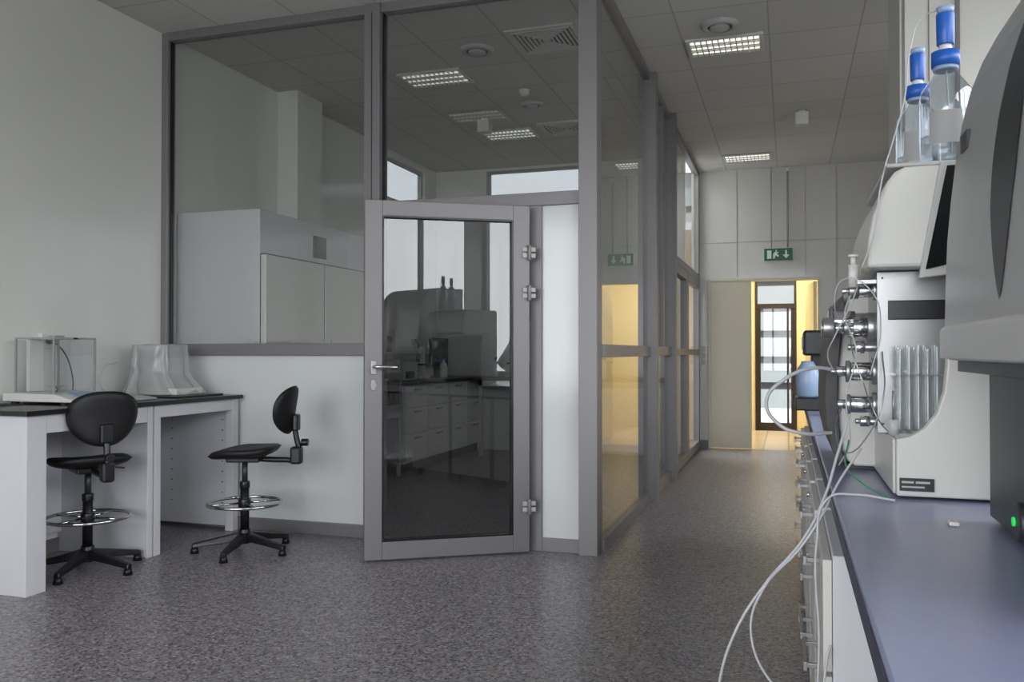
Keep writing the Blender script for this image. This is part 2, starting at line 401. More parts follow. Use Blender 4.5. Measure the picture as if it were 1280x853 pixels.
# exit sign
group('exit_sign', (-.1, YF-.04, 2.38))
box('housing', -.28, .06, YF-.06, YF-.008, 2.30, 2.46, 'white_plastic', .004)
box('face', -.275, .055, YF-.064, YF-.0605, 2.305, 2.455, 'green')
prism('arrow', [(-.06, 2.375), (-.03, 2.375), (-.03, 2.43), (-.01, 2.43), (-.01, 2.375), (.02, 2.375), (-.02, 2.33)], YF-.068, YF-.0645, 'signw')
prism('door_pictogram', [(-.24, 2.33), (-.19, 2.33), (-.19, 2.43), (-.24, 2.43)], YF-.068, YF-.0645, 'signw')
prism('running_figure', [(-.17, 2.33), (-.155, 2.33), (-.14, 2.37), (-.115, 2.35), (-.10, 2.36), (-.13, 2.395), (-.105, 2.40), (-.11, 2.41), (-.15, 2.41), (-.17, 2.39)], YF-.068, YF-.0645, 'signw')
cyl('head', (-.135, YF-.068, 2.425), (-.135, YF-.0645, 2.425), .009, 'signw')
cyl('conduit_1', (.0, YF-.03, 2.46), (.0, YF-.03, H), .012, 'ventgrey'); cyl('conduit_2', (-.19, YF-.03, 2.46), (-.19, YF-.03, H), .006, 'ventgrey')
box('junction_box', -.02, .02, YF-.05, YF-.008, H-.06, H-.01, 'white_plastic'); end()

# ------------------------------------------------------------------ ceiling fixtures
def lamp(x, y, m='lampd', s=.27, sy=.18):
    group('ceiling_lamp', (x, y, H))
    z = H
    boxes('frame', [(x-s, x+s, y-sy, y-sy+.025, z-.02, z-.001), (x-s, x+s, y+sy-.025, y+sy, z-.02, z-.001), (x-s, x-s+.025, y-sy+.025, y+sy-.025, z-.02, z-.001), (x+s-.025, x+s, y-sy+.025, y+sy-.025, z-.02, z-.001)], 'lampf', .003)
    box('reflector', x-s+.025, x+s-.025, y-sy+.025, y+sy-.025, z-.004, z-.001, 'louv')
    L = []
    n = 3
    for i in range(1, n):
        q = y-sy+.025+(2*sy-.05)*i/n; L.append((x-s+.025, x+s-.025, q-.008, q+.008, z-.024, z-.004))
    for i in range(1, 12):
        q = x-s+.025+(2*s-.05)*i/12; L.append((q-.004, q+.004, y-sy+.025, y+sy-.025, z-.024, z-.004))
    boxes('louvre', L, 'louv')
    for i in range(n):
        q = y-sy+.025+(2*sy-.05)*(i+.5)/n
        cyl('tube_%d' % i, (x-s+.03, q, z-.013), (x+s-.03, q, z-.013), .008, m, n=10)
    end()
lamp(-.43, 6.4, 'lamp'); lamp(-.44, 10.2, 'lamp'); lamp(-2.74, 6.45); lamp(-2.72, 8.35); lamp(-.42, 2.4, 'lamp'); lamp(-2.8, 2.4, 'lamp')
def rvent(x, y, r=.11):
    group('round_air_vent', (x, y, H))
    lathe('diffuser', [(0, -.035), (r*.45, -.035), (r*.5, -.03), (r*.5, -.012), (r*.62, -.012), (r*.68, -.03), (r*.95, -.022), (r, -.001)], (x, y, H), 'greywhite')
    lathe('core', [(r*.5, -.02), (r*.62, -.02)], (x, y, H), 'dark'); end()
rvent(-.44, 6.0, .13); rvent(-2.19, 5.94, .13); rvent(-2.2, 7.4, .1)
def svent(x, y, s=.27):
    group('square_air_vent', (x, y, H))
    boxes('rim', [(x-s, x+s, y-s, y-s+.03, H-.014, H-.001), (x-s, x+s, y+s-.03, y+s, H-.014, H-.001), (x-s, x-s+.03, y-s+.03, y+s-.03, H-.014, H-.001), (x+s-.03, x+s, y-s+.03, y+s-.03, H-.014, H-.001)], 'lampf')
    L = []; n = 7; q = s-.03
    for k in range(n):
        f = q*(k+.6)/n
        for sg in (-1, 1):
            L.append((x-f, x+f, y+sg*f-.007, y+sg*f+.007, H-.02, H-.006)); L.append((x+sg*f-.007, x+sg*f+.007, y-f, y+f, H-.0195, H-.0065))
    boxes('louvres', L, 'lampf'); box('duct', x-s+.03, x+s-.03, y-s+.03, y+s-.03, H-.003, H-.001, 'dark'); end()
svent(-1.64, 5.9, .25); svent(-2.1, 8.3, .25)
def sensor(x, y):
    group('ceiling_detector', (x, y, H)); box('body', x-.06, x+.06, y-.06, y+.06, H-.14, H-.02, 'white_plastic', .01); box('mount', x-.03, x+.03, y-.03, y+.03, H-.02, H-.001, 'white_plastic'); end()
sensor(.13, 8.4); sensor(-2.78, 7.75)
group('smoke_detector', (-2.15, 7.0, H)); lathe('body', [(0, -.05), (.03, -.048), (.045, -.03), (.05, -.001)], (-2.15, 7.0, H), 'white_plastic'); end()

# ------------------------------------------------------------------ left lab table
group('lab_table', (-3.9, 4.15, 0))
FX = -3.54
box('worktop', XL+.003, FX+.03, 3.22, 4.95, .885, .91, 'black', .003)
boxes('end_panels', [(XL+.01, FX, 3.25, 3.37, 0, .884), (XL+.01, FX, 4.08, 4.125, 0, .884), (XL+.01, FX, 4.135, 4.19, 0, .884), (FX-.06, FX, 4.88, 4.94, 0, .884)], 'white', .003)
boxes('aprons', [(FX-.03, FX-.004, 3.37, 4.08, .79, .884), (FX-.03, FX-.004, 4.19, 4.88, .81, .884)], 'white', .002)
boxes('back_panels', [(XL+.015, XL+.03, 3.37, 4.88, .12, .884), (XL+.03, FX-.06, 4.90, 4.92, .03, .884)], 'white')
holes = []
for i in range(9):
    holes.append((FX-.1, FX-.09, 4.894, 4.90, .18+i*.07, .185+i*.07)); holes.append((XL+.15, XL+.16, 4.894, 4.90, .18+i*.07, .185+i*.07))
boxes('shelf_holes', holes, 'dark')
end()

# balances
group('analytical_balance', (-3.93, 3.82, .91))
z0 = .91
boxes('feet', [(-4.1, -4.07, 3.66, 3.69, z0, z0+.015), (-3.75, -3.72, 3.66, 3.69, z0, z0+.015), (-4.1, -4.07, 3.98, 4.01, z0, z0+.015), (-3.75, -3.72, 3.98, 4.01, z0, z0+.015)], 'dark')
prism('base', [(-4.14, z0+.015), (-3.66, z0+.015), (-3.66, z0+.03), (-3.78, z0+.058), (-4.14, z0+.062)], 3.64, 4.03, 'white_plastic', bevel=.006)
prism('display', [(-3.775, z0+.059), (-3.68, z0+.0365), (-3.678, z0+.041), (-3.772, z0+.064)], 3.72, 3.95, 'lblue')
ga = (-4.10, -3.82, 3.68, 3.98, z0+.063, z0+.36)
t = .010
L = []
for x in (ga[0], ga[1]-t):
    for y in (ga[2], ga[3]-t): L.append((x, x+t, y, y+t, ga[4], ga[5]))
L += [(ga[0], ga[1], ga[2], ga[2]+t, ga[5], ga[5]+.01), (ga[0], ga[1], ga[3]-t, ga[3], ga[5], ga[5]+.01), (ga[0], ga[0]+t, ga[2]+t, ga[3]-t, ga[5], ga[5]+.01), (ga[1]-t, ga[1], ga[2]+t, ga[3]-t, ga[5], ga[5]+.01)]
boxes('shield_frame', L, 'ventgrey')
paneY('shield_a', ga[0], ga[1], ga[2]+.004, ga[4], ga[5], 'glass_lab'); paneY('shield_b', ga[0], ga[1], ga[3]-.004, ga[4], ga[5], 'glass_lab')
paneX('shield_c', ga[1]-.004, ga[2], ga[3], ga[4], ga[5], 'glass_lab')
box('back_housing', ga[0]-.025, ga[0]-.001, 3.78, 3.88, ga[4], ga[5]+.01, 'white_plastic', .004)
box('shield_handle', -3.99, -3.93, 3.80, 3.86, ga[5]+.01, ga[5]+.022, 'ventgrey', .003); box('shield_top_bar', -4.1, -3.82, 3.815, 3.845, ga[5], ga[5]+.0095, 'ventgrey')
cyl('pan_stem', (-3.96, 3.83, z0+.063), (-3.96, 3.83, z0+.09), .008, 'steel'); cyl('pan', (-3.96, 3.83, z0+.09), (-3.96, 3.83, z0+.095), .045, 'steel')
end()
group('remote_keypad', (-3.7, 4.15, .91)); prism('keypad', [(-3.86, z0+.002), (-3.66, z0+.002), (-3.66, z0+.012), (-3.86, z0+.035)], 4.08, 4.30, 'greywhite', bevel=.004); end()
group('covered_balance', (-3.9, 4.62, .91))
box('tray', -4.14, -3.60, 4.42, 4.86, z0, z0+.012, 'black', .003)
box('balance_base', -4.04, -3.70, 4.52, 4.78, z0+.012, z0+.055, 'white_plastic', .008)
boxes('balance_shield', [(-4.04, -4.03, 4.55, 4.56, z0+.055, z0+.30), (-3.84, -3.83, 4.55, 4.56, z0+.055, z0+.30), (-4.04, -4.03, 4.74, 4.75, z0+.055, z0+.30), (-3.84, -3.83, 4.74, 4.75, z0+.055, z0+.30), (-4.04, -3.83, 4.55, 4.75, z0+.30, z0+.305)], 'greywhite')
# translucent dust cover: stacked rings, square section, folds growing towards the hem
vs = []; fs = []; NR = 26; NS = 72
for k in range(NR+1):
    h = 1-k/NR
    f = max(0.0, 1-h/.45)
    hx0, hx1 = -4.07-.03*f, -3.80+.11*f**1.4
    hy0, hy1 = 4.52-.045*f, 4.78+.035*f
    cx, cy, rx, ry = (hx0+hx1)/2, (hy0+hy1)/2, (hx1-hx0)/2, (hy1-hy0)/2
    for i in range(NS):
        th = 2*math.pi*i/NS; c_, s_ = math.cos(th), math.sin(th)
        ex = 2/5.0
        x = math.copysign(abs(c_)**ex, c_); y = math.copysign(abs(s_)**ex, s_)
        fold = (.006+.018*(1-h))*math.sin(9*th+2.2*math.sin(3*th)+h*1.2)
        n = noise.noise_vector(Vector((x*3, y*3, h*4)))*(.010)
        vs.append((cx+x*(rx+fold)+n.x, cy+y*(ry+fold)+n.y, z0+.018+h*.318+n.z*(1 if k < NR else 0)))
for k in range(NR):
    for i in range(NS):
        j = (i+1) % NS; fs.append((k*NS+i, k*NS+j, (k+1)*NS+j, (k+1)*NS+i))
b0 = len(vs)
for q, sc in enumerate((.66, .33)):
    for i in range(NS):
        x, y, z = vs[i]; n = noise.noise(Vector((x*22, y*22, q)))
        vs.append((-3.935+(x+3.935)*sc, 4.65+(y-4.65)*sc, z0+.334+n*.012))
vs.append((-3.935, 4.65, z0+.336))
for i in range(NS):
    j = (i+1) % NS
    fs.append((i, j, b0+j, b0+i)); fs.append((b0+i, b0+j, b0+NS+j, b0+NS+i)); fs.append((b0+NS+i, b0+NS+j, b0+2*NS))
mesh('plastic_cover', vs, fs, 'bag', True)
tube('data_cable', [(-4.08, 4.47, .925), (-4.11, 4.38, .93), (-4.12, 4.33, 1.0), (-4.14, 4.38, 1.1), (-4.15, 4.5, 1.13)], .004, 'tube')
end()
group('wall_socket', (XL, 4.0, 1.25))
box('plate', XL, XL+.03, 3.93, 4.02, 1.22, 1.31, 'white_plastic', .004)
cyl('plug', (XL+.03, 3.975, 1.265), (XL+.07, 3.975, 1.265), .02, 'black')
tube('power_cable', [(XL+.07, 3.975, 1.26), (XL+.09, 4.03, 1.2), (XL+.09, 4.09, 1.08), (XL+.08, 4.11, .97), (XL+.10, 4.07, .918)], .004, 'black'); end()
group('desk_cable', (-4.1, 3.45, .92)); tube('cable', [(-4.12, 3.3, 1.16), (-4.1, 3.36, 1.1), (-4.05, 3.42, .98), (-3.98, 3.5, .916), (-3.95, 3.6, .915)], .006, 'black'); end()

# ------------------------------------------------------------------ stools
def pad(name, w, d, t, f, m, n=44, rings=9, e=2.5):
    vs = []; fs = []
    for side in (1, -1):
        for k in range(rings+1):
            r = k/rings
            for i in range(n):
                th = 2*math.pi*i/n; c, s = math.cos(th), math.sin(th)
                x = math.copysign(abs(c)**(2/e), c)*r; y = math.copysign(abs(s)**(2/e), s)*r
                hgt = side*t/2*math.sqrt(max(0, 1-r**5))
                vs.append(f(x, y, hgt, w, d))
    q = (rings+1)*n
    for s in (0, 1):
        for k in range(rings):
            for i in range(n):
                j = (i+1) % n; fs.append((s*q+k*n+i, s*q+k*n+j, s*q+(k+1)*n+j, s*q+(k+1)*n+i))
    for i in range(n):
        j = (i+1) % n; fs.append((rings*n+i, rings*n+j, q+rings*n+j, q+rings*n+i))
    o = mesh(name, vs, fs, m, True)
    bm = bmesh.new(); bm.from_mesh(o.data); bmesh.ops.remove_doubles(bm, verts=bm.verts, dist=1e-5)
    bmesh.ops.recalc_face_normals(bm, faces=bm.faces); bm.to_mesh(o.data); bm.free()
    for p in o.data.polygons: p.use_smooth = True
    return o
def stool(x, y, rz, backang=0.12, seat=.60, base_rot=0.3, bo=0.0):
    LOCAL[0] = True
    group('lab_stool', (x, y, 0), rz)
    for i in range(5):
        a = base_rot+2*math.pi*i/5; c, s = math.cos(a), math.sin(a)
        def P(r, z, o): return (c*r-s*o, s*r+c*o, z)
        vs = [P(.03, .065, -.028), P(.03, .065, .028), P(.03, .115, .024), P(.03, .115, -.024),
              P(.30, .032, -.018), P(.30, .032, .018), P(.30, .058, .014), P(.30, .058, -.014)]
        mesh('leg_%d' % i, vs, [(0, 1, 2, 3), (4, 5, 6, 7), (0, 1, 5, 4), (1, 2, 6, 5), (2, 3, 7, 6), (3, 0, 4, 7)], 'blackpl', False, .006)
        cyl('glide_%d' % i, P(.285, 0, 0), P(.285, .036, 0), .026, 'blackpl', r2=.018)
    cyl('hub', (0, 0, .05), (0, 0, .135), .042, 'blackpl', r2=.034, bevel=.004)
    cyl('column_outer', (0, 0, .12), (0, 0, .40), .026, 'blackpl'); cyl('column_inner', (0, 0, .40), (0, 0, seat-.05), .017, 'dark')
    cyl('bellows', (0, 0, .38), (0, 0, .42), .03, 'blackpl', bevel=.004)
    torus('foot_ring', (0, 0, .29), .215, .0095, 'chrome')
    cyl('ring_collar', (0, 0, .265), (0, 0, .315), .036, 'blackpl', bevel=.004)
    for i in range(4):
        a = .6+math.pi/2*i
        cyl('ring_spoke_%d' % i, (.03*math.cos(a), .03*math.sin(a), .29), (.21*math.cos(a), .21*math.sin(a), .29), .0065, 'chrome', n=12)
    box('mechanism', -.08, .08, -.11, .09, seat-.06, seat-.03, 'blackpl', .008)
    tube('height_lever', [(.06, .02, seat-.045), (.14, .03, seat-.05), (.20, .035, seat-.06)], .005, 'blackpl')
    def fs(px, py, h, w, d):
        z = seat+h - .028*max(0, py)**2.2 + .03*max(0, -py)**2.5 + .012*px*px - .012*(1-px*px)*(1-py*py)
        return (px*w/2*(1-.06*py), py*d/2, z)
    pad('seat', .43, .41, .058, fs, 'blackpu')
    bz = seat-.045
    tube('back_bracket', [(0, -.06, bz), (0, -.20-bo, bz-.005), (0, -.27-bo, bz), (0, -.285-bo, bz+.04), (0, -.27-bo, bz+.12), (0, -.255-bo, bz+.20)], .017, 'blackpl')
    box('bracket_cover', -.032, .032, -.305-bo, -.235-bo, bz-.03, bz+.075, 'blackpl', .014)
    cyl('adjust_knob', (0, -.30-bo, bz+.10), (0, -.34-bo, bz+.10), .022, 'blackpl', bevel=.003)
    box('back_mount', -.035, .035, -.285-bo, -.25-bo, bz+.17, bz+.27, 'blackpl', .01)
    cz = seat+.25
    def fb(px, py, h, w, d):
        wx = px*w/2*(1+.13*py-.10*max(0, -py)**2)
        zz = py*d/2
        yy = -.232-bo + h + .055*px*px + backang*(-zz) - .018*py*py*0.5
        return (wx, yy, cz+zz)
    pad('backrest', .35, .29, .045, fb, 'blackpu', e=2.35)
    end(); LOCAL[0] = False
stool(-3.67, 3.77, math.radians(58), base_rot=.2, bo=.10)
stool(-3.12, 4.42, math.radians(106), base_rot=.55, bo=.045)

# ------------------------------------------------------------------ glass room contents
group('refrigerated_cabinet', (-3.8, 6.0, 0))
box('body_1', XL+.005, -3.5, 5.12, 6.385, 0.02, 2.20, 'white', .006)
box('body_2', -3.99, -3.5, 6.387, 6.98, 0.02, 2.20, 'white', .006)
boxes('doors', [(-3.499, -3.455, 5.13, 5.92, .12, 1.88), (-3.499, -3.455, 5.935, 6.97, .12, 1.88)], 'white_plastic', .006)
box('control_panel', -3.499, -3.485, 5.82, 6.0, 1.93, 2.10, 'dark', .003)
boxes('gaskets', [(-3.4985, -3.4975, 5.122, 5.13, .12, 1.885), (-3.499, -3.46, 5.921, 5.934, .12, 1.88), (-3.4985, -3.46, 5.13, 6.97, 1.881, 1.888)], 'dark')
boxes('handles', [(-3.455, -3.43, 5.87, 5.89, .8, 1.3), (-3.455, -3.43, 5.97, 5.99, .8, 1.3)], 'greywhite', .004); end()

group('laboratory_oven', (-3.85, 7.35, 0))
boxes('stand', [(-4.15, -4.12, 7.05, 7.08, 0, .6), (-3.6, -3.57, 7.05, 7.08, 0, .6), (-4.15, -4.12, 7.52, 7.55, 0, .6), (-3.6, -3.57, 7.52, 7.55, 0, .6), (-4.15, -3.57, 7.05, 7.55, .57, .6), (-4.15, -3.57, 7.05, 7.55, .2, .23)], 'greywhite')
box('oven_body', -4.15, -3.57, 7.05, 7.55, .6, 1.12, 'greywhite', .01)
box('door', -3.569, -3.54, 7.08, 7.52, .63, 1.0, 'steel', .006); box('door_window', -3.54, -3.536, 7.15, 7.45, .7, .93, 'screen')
box('analyser', -4.1, -3.6, 7.1, 7.5, 1.12, 1.42, 'greywhite', .02); box('analyser_screen', -3.599, -3.595, 7.2, 7.4, 1.2, 1.35, 'screen')
for i in range(4): cyl('knob_%d' % i, (-3.569, 7.15+i*.1, 1.06), (-3.55, 7.15+i*.1, 1.06), .015, 'black')
end()
group('laboratory_bench', (-3.87, 8.7, 0))
box('countertop', XL+.003, -3.52, 7.62, 9.88, .87, .905, 'black', .003)
box('carcass', XL+.005, -3.58, 7.64, 9.87, .1, .869, 'white')
box('plinth', XL+.005, -3.63, 7.66, 9.85, 0, .1, 'dark')
L = []; Hh = []
for i in range(4):
    y = 7.65+i*.555
    for (p, q) in ((.12, .38), (.39, .64), (.65, .86)):
        L.append((-3.579, -3.56, y, y+.54, p, q)); Hh.append((-3.56, -3.54, y+.2, y+.34, q-.05, q-.035))
boxes('drawer_fronts', L, 'white_plastic', .003); boxes('handles', Hh, 'steel')
end()
group('rear_laboratory_bench', (-2.3, 9.6, 0))
box('countertop', -3.50, -1.25, 9.25, 9.88, .87, .905, 'black', .003)
boxes('frame', [(-3.4, -3.36, 9.28, 9.32, 0, .87), (-2.3, -2.26, 9.28, 9.32, 0, .87), (-1.3, -1.26, 9.28, 9.32, 0, .87), (-3.4, -1.26, 9.28, 9.32, .8, .87)], 'greywhite')
box('cupboard', -2.25, -1.32, 9.32, 9.86, .1, .86, 'white', .004); end()
def microscope(x, y, z, nm='microscope'):
    group(nm, (x, y, z))
    box('foot', x-.09, x+.09, y-.12, y+.12, z, z+.04, 'white_plastic', .012)
    box('arm', x-.035, x+.035, y+.05, y+.11, z+.04, z+.32, 'white_plastic', .015)
    box('stage', x-.07, x+.07, y-.09, y+.05, z+.15, z+.165, 'black', .003)
    cyl('objective', (x, y-.02, z+.18), (x, y-.02, z+.26), .02, 'steel'); box('head', x-.04, x+.04, y-.06, y+.10, z+.27, z+.35, 'white_plastic', .015)
    cyl('eyepiece', (x-.02, y-.04, z+.33), (x-.02, y-.13, z+.42), .014, 'black'); cyl('eyepiece_2', (x+.02, y-.04, z+.33), (x+.02, y-.13, z+.42), .014, 'black'); end()
microscope(-3.85, 8.6, .906); microscope(-2.4, 9.55, .906); microscope(-3.05, 9.55, .906)
group('water_bath', (-3.85, 8.05, .906)); box('body', -4.05, -3.68, 7.85, 8.2, .906, 1.1, 'greywhite', .01); box('lid', -4.04, -3.69, 7.86, 8.19, 1.1, 1.13, 'steel', .01); box('panel', -3.68, -3.675, 7.9, 8.1, .93, 1.0, 'black'); end()
group('lab_monitor', (-3.9, 9.3, .906)); box('stand', -3.95, -3.85, 9.25, 9.35, .906, .93, 'black'); box('neck', -3.92, -3.89, 9.28, 9.32, .93, 1.05, 'black'); box('display', -3.93, -3.89, 9.05, 9.55, 1.02, 1.36, 'screen', .004); end()
group('extraction_arm', (-2.75, 9.6, .906))
cyl('post', (-2.75, 9.7, .906), (-2.75, 9.7, 1.9), .03, 'greywhite'); cyl('hood', (-2.75, 9.5, 1.55), (-2.75, 9.5, 1.85), .20, 'dark', r2=.05)
tube('duct', [(-2.75, 9.7, 1.88), (-2.75, 9.66, 2.0), (-2.75, 9.55, 2.0), (-2.75, 9.5, 1.86)], .035, 'greywhite'); end()
for i, (x, y) in enumerate(((-3.3, 9.6), (-2.9, 9.75), (-3.7, 8.95), (-3.8, 9.0), (-2.0, 9.6))):
    group('reagent_bottle', (x, y, .906)); lathe('bottle', [(0, 0), (.04, 0), (.042, .01), (.042, .13), (.03, .16), (.016, .175), (.016, .2)], (x, y, .906), 'dark' if i % 2 else 'white_plastic'); cyl('cap', (x, y, 1.105), (x, y, 1.135), .02, 'blue'); end()

# ------------------------------------------------------------------ right bench
BX = .087; BR = .95
group('instrument_bench', (.5, 2.4, 0))
box('worktop', BX, BR, -1.5, 5.17, .868, .90, 'bench', .004)
box('edge_band', BX-.003, BX-.0005, -1.5, 5.17, .870, .895, 'bench_edge')
box('apron', BX+.03, BX+.05, -1.45, 5.1, .80, .867, 'white')
box('rear_apron', .85, .9, -1.45, 5.1, .2, .867, 'white')
L = []
for y in (-1.4, .2, 1.2): L += [(BX+.06, BX+.10, y, y+.04, 0, .8), (.80, .84, y, y+.04, 0, .867), (BX+.1, .8, y, y+.04, .76, .8), (BX+.06, .84, y, y+.04, .03, .07)]
boxes('frame_legs', L, 'greywhite')
end()
for (y0, y1, typ) in ((1.88, 2.42, 0), (2.46, 2.98, 1), (3.02, 3.54, 0), (3.58, 4.10, 1), (4.14, 4.62, 0), (4.66, 5.12, 0)):
    group('drawer_cabinet', (.35, (y0+y1)/2, 0))
    box('carcass', .085, .66, y0, y1, .07, .78, 'white', .003)
    for cx in (.13, .6):
        for cy in (y0+.05, y1-.05): cyl('castor', (cx, cy-.012, .032), (cx, cy+.012, .032), .032, 'dark'); 
    zs = [(.08, .30), (.31, .53), (.54, .77)] if typ == 0 else [(.08, .42), (.43, .59), (.60, .77)]
    for (p, q) in zs:
        box('drawer_front', .066, .084, y0+.005, y1-.005, p, q, 'white_plastic', .002)
        ym = (y0+y1)/2
        boxes('handle', [(.035, .066, ym-.08, ym-.07, q-.05, q-.04), (.035, .066, ym+.07, ym+.08, q-.05, q-.04), (.030, .038, ym-.09, ym+.09, q-.055, q-.035)], 'steel', .001)
    cyl('lock', (.055, y1-.06, .74), (.066, y1-.06, .74), .008, 'chrome', n=12)
    end()

# near instrument --------------------------------------------------
group('hplc_module', (.6, 1.4, .9))
prof = [(.273, 1.185), (.270, 1.25), (.272, 1.33), (.275, 1.40), (.281, 1.47), (.289, 1.54), (.300, 1.61), (.315, 1.67), (.334, 1.72), (.358, 1.765), (.388, 1.80), (.43, 1.83), (.48, 1.85), (.55, 1.86), (.88, 1.86), (.88, 1.185)]
o = prism('curved_front_housing', prof, 1.05, 1.72, 'silver', bevel=.006)
prism('front_lip', [(.262, 1.186), (.275, 1.20), (.275, 1.25), (.262, 1.24)], 1.051, 1.719, 'greywhite', bevel=.004)
def xf(z):
    for (a_, b_) in zip(prof[:-1], prof[1:]):
        if a_[1] <= z <= b_[1] and b_[1] > a_[1]: return a_[0]+(b_[0]-a_[0])*(z-a_[1])/(b_[1]-a_[1])
    return .3
vs = []; fs = []; N = 36
for i in range(N+1):
    z = 1.27+(1.70-1.27)*i/N; w = .085*math.sin(math.pi*i/N)**.8
    vs.append((xf(z)-.0015, 1.29-w*.7, z)); vs.append((xf(z)-.0015, 1.29+w, z))
for i in range(N): fs.append((2*i, 2*i+1, 2*i+3, 2*i+2))
mesh('handle_recess', vs, fs, 'dark')
box('under_panel', .29, .88, 1.06, 1.71, 1.165, 1.184, 'dark')
box('lower_body', .346, .88, 1.02, 1.70, .905, 1.164, 'blackpl', .006)
box('lower_front_frame', .338, .345, 1.3, 1.70, .91, 1.16, 'dark', .002)
cyl('control_knob', (.338, 1.45, .945), (.322, 1.45, .945), .030, 'dark', bevel=.004)
cyl('power_led', (.322, 1.455, .945), (.319, 1.455, .945), .007, 'led')
boxes('brand_strip', [(.287, .2935, 1.60, 1.655, 1.545, 1.575)], 'dark')
end()

# ---- chromatography instrument
group('chromatography_system', (.4, 2.2, .9))
cheek = [(.209, .906), (.62, .906), (.62, 1.59), (.335, 1.59), (.305, 1.22), (.303, 1.17), (.298, 1.12), (.284, 1.075), (.262, 1.045), (.235, 1.028), (.209, 1.022)]
prism('side_cheek', cheek, 1.90, 1.93, 'iwhite', bevel=.004)
box('tray_base', .205, .62, 1.931, 2.5, .906, 1.02, 'iwhite', .004)
box('main_body', .192, .62, 2.05, 2.5, 1.021, 1.376, 'greywhite', .004)
box('steel_plate', .186, .325, 2.036, 2.049, 1.021, 1.376, 'steel', .002)
box('slot', .208, .325, 2.030, 2.0355, 1.27, 1.312, 'black', .002)
boxes('plate_screws', [(.195, .199, 2.032, 2.036, 1.36, 1.364), (.195, .199, 2.032, 2.036, 1.04, 1.044)], 'black')
up = [(.160, 1.378), (.163, 1.44), (.172, 1.49), (.186, 1.53), (.200, 1.56), (.215, 1.580), (.235, 1.59), (.62, 1.59), (.62, 1.378)]
prism('upper_housing', up, 1.96, 2.5, 'iwhite', bevel=.008)
prism('upper_tray', [(.2, 1.591), (.62, 1.591), (.62, 1.600), (.2, 1.600)], 1.97, 2.48, 'greywhite', bevel=.003)
prism('display_bezel', [(.300, 1.592), (.40, 1.592), (.36, 1.365), (.258, 1.352)], 1.940, 1.959, 'greywhite', bevel=.002)
prism('display_screen', [(.311, 1.582), (.40, 1.582), (.36, 1.39), (.270, 1.370)], 1.935, 1.9395, 'screen')
box('label', .214, .278, 1.896, 1.8995, .918, .944, 'black'); boxes('label_text', [(.218, .24, 1.8945, 1.896, .934, .938), (.244, .27, 1.8945, 1.896, .934, .938), (.218, .26, 1.8945, 1.896, .925, .928)], 'greywhite')
box('rack_plate', .212, .300, 1.94, 2.028, 1.0205, 1.03, 'greywhite'); box('rack_top', .212, .302, 1.935, 2.028, 1.15, 1.154, 'glass_lab')
for i in range(5):
    for j in range(3):
        x = .221+i*.0175; y = 1.948+j*.030
        lathe('test_tube_%d_%d' % (i, j), [(0, .0), (.003, .001), (.0065, .005), (.007, .012), (.007, .17+.004*((i+j) % 3)), (.0078, .175+.004*((i+j) % 3))], (x, y, 1.0305), 'glass_lab', n=14)
def valve(nm, y, z, segs, m='steel'):
    x = .192
    for i, (ln, r) in enumerate(segs):
        cyl('%s_%d' % (nm, i), (x, y, z), (x-ln, y, z), r, m if i % 2 == 0 else 'chrome', bevel=.0015); x -= ln
valve('pump_head_upper', 2.10, 1.155, [(.012, .030), (.045, .021), (.01, .025), (.02, .012), (.012, .006)])
valve('pump_head_lower', 2.10, 1.080, [(.012, .028), (.045, .019), (.01, .023), (.018, .011)])
valve('injection_valve', 2.12, 1.255, [(.02, .035), (.03, .024), (.02, .016), (.02, .010), (.025, .024), (.004, .018)])
valve('mixer', 2.09, 1.338, [(.01, .022), (.03, .015), (.02, .018), (.015, .008)])
valve('pressure_sensor', 2.20, 1.27, [(.04, .022), (.05, .028), (.006, .040), (.004, .034)])
valve('check_valve', 2.06, 1.21, [(.03, .010), (.02, .014), (.015, .007)])
valve('drain_valve', 2.06, 1.045, [(.02, .009), (.02, .012), (.01, .006)])
for q in range(8):
    a = q*math.pi/4; cyl('fitting_%d' % q, (.150, 2.12+.018*math.cos(a), 1.255+.018*math.sin(a)), (.132, 2.12+.018*math.cos(a), 1.255+.018*math.sin(a)), .004, 'chrome', n=10)
cyl('syringe_barrel', (.140, 2.06, 1.345), (.140, 2.06, 1.395), .011, 'white_plastic'); cyl('syringe_plunger', (.140, 2.06, 1.395), (.140, 2.06, 1.412), .006, 'white_plastic'); cyl('syringe_cap', (.140, 2.06, 1.412), (.140, 2.06, 1.418), .011, 'white_plastic')
box('syringe_bracket', .14, .187, 2.052, 2.068, 1.352, 1.36, 'steel')
cyl('sample_vial', (.205, 1.915, 1.03), (.205, 1.915, 1.06), .010, 'greywhite'); cyl('sample_needle', (.205, 1.915, 1.06), (.205, 1.915, 1.12), .002, 'steel')
sh = [(.150, 1.36), (.138, 1.31), (.128, 1.24), (.121, 1.16), (.119, 1.08), (.122, 1.01), (.128, .955), (.14, .925), (.16, .912), (.30, .912), (.30, 1.36)]
prism('curved_shell', sh, 2.32, 2.80, 'iwhite', bevel=.006)
cr = [(.132, 1.345), (.115, 1.30), (.100, 1.24), (.090, 1.16), (.087, 1.08), (.091, 1.01), (.103, .955), (.120, .925), (.139, .918), (.127, .955), (.121, 1.01), (.118, 1.08), (.120, 1.16), (.127, 1.24), (.137, 1.31)]
prism('dark_front_cover', cr, 2.30, 2.80, 'dark', bevel=.002)
box('shell_feet', .14, .29, 2.35, 2.75, .901, .911, 'dark')
tube('line_1', [(.10, 2.10, 1.155), (.085, 2.06, 1.19), (.10, 2.0, 1.24), (.13, 2.02, 1.30), (.15, 2.06, 1.35)], .0016, 'tube')
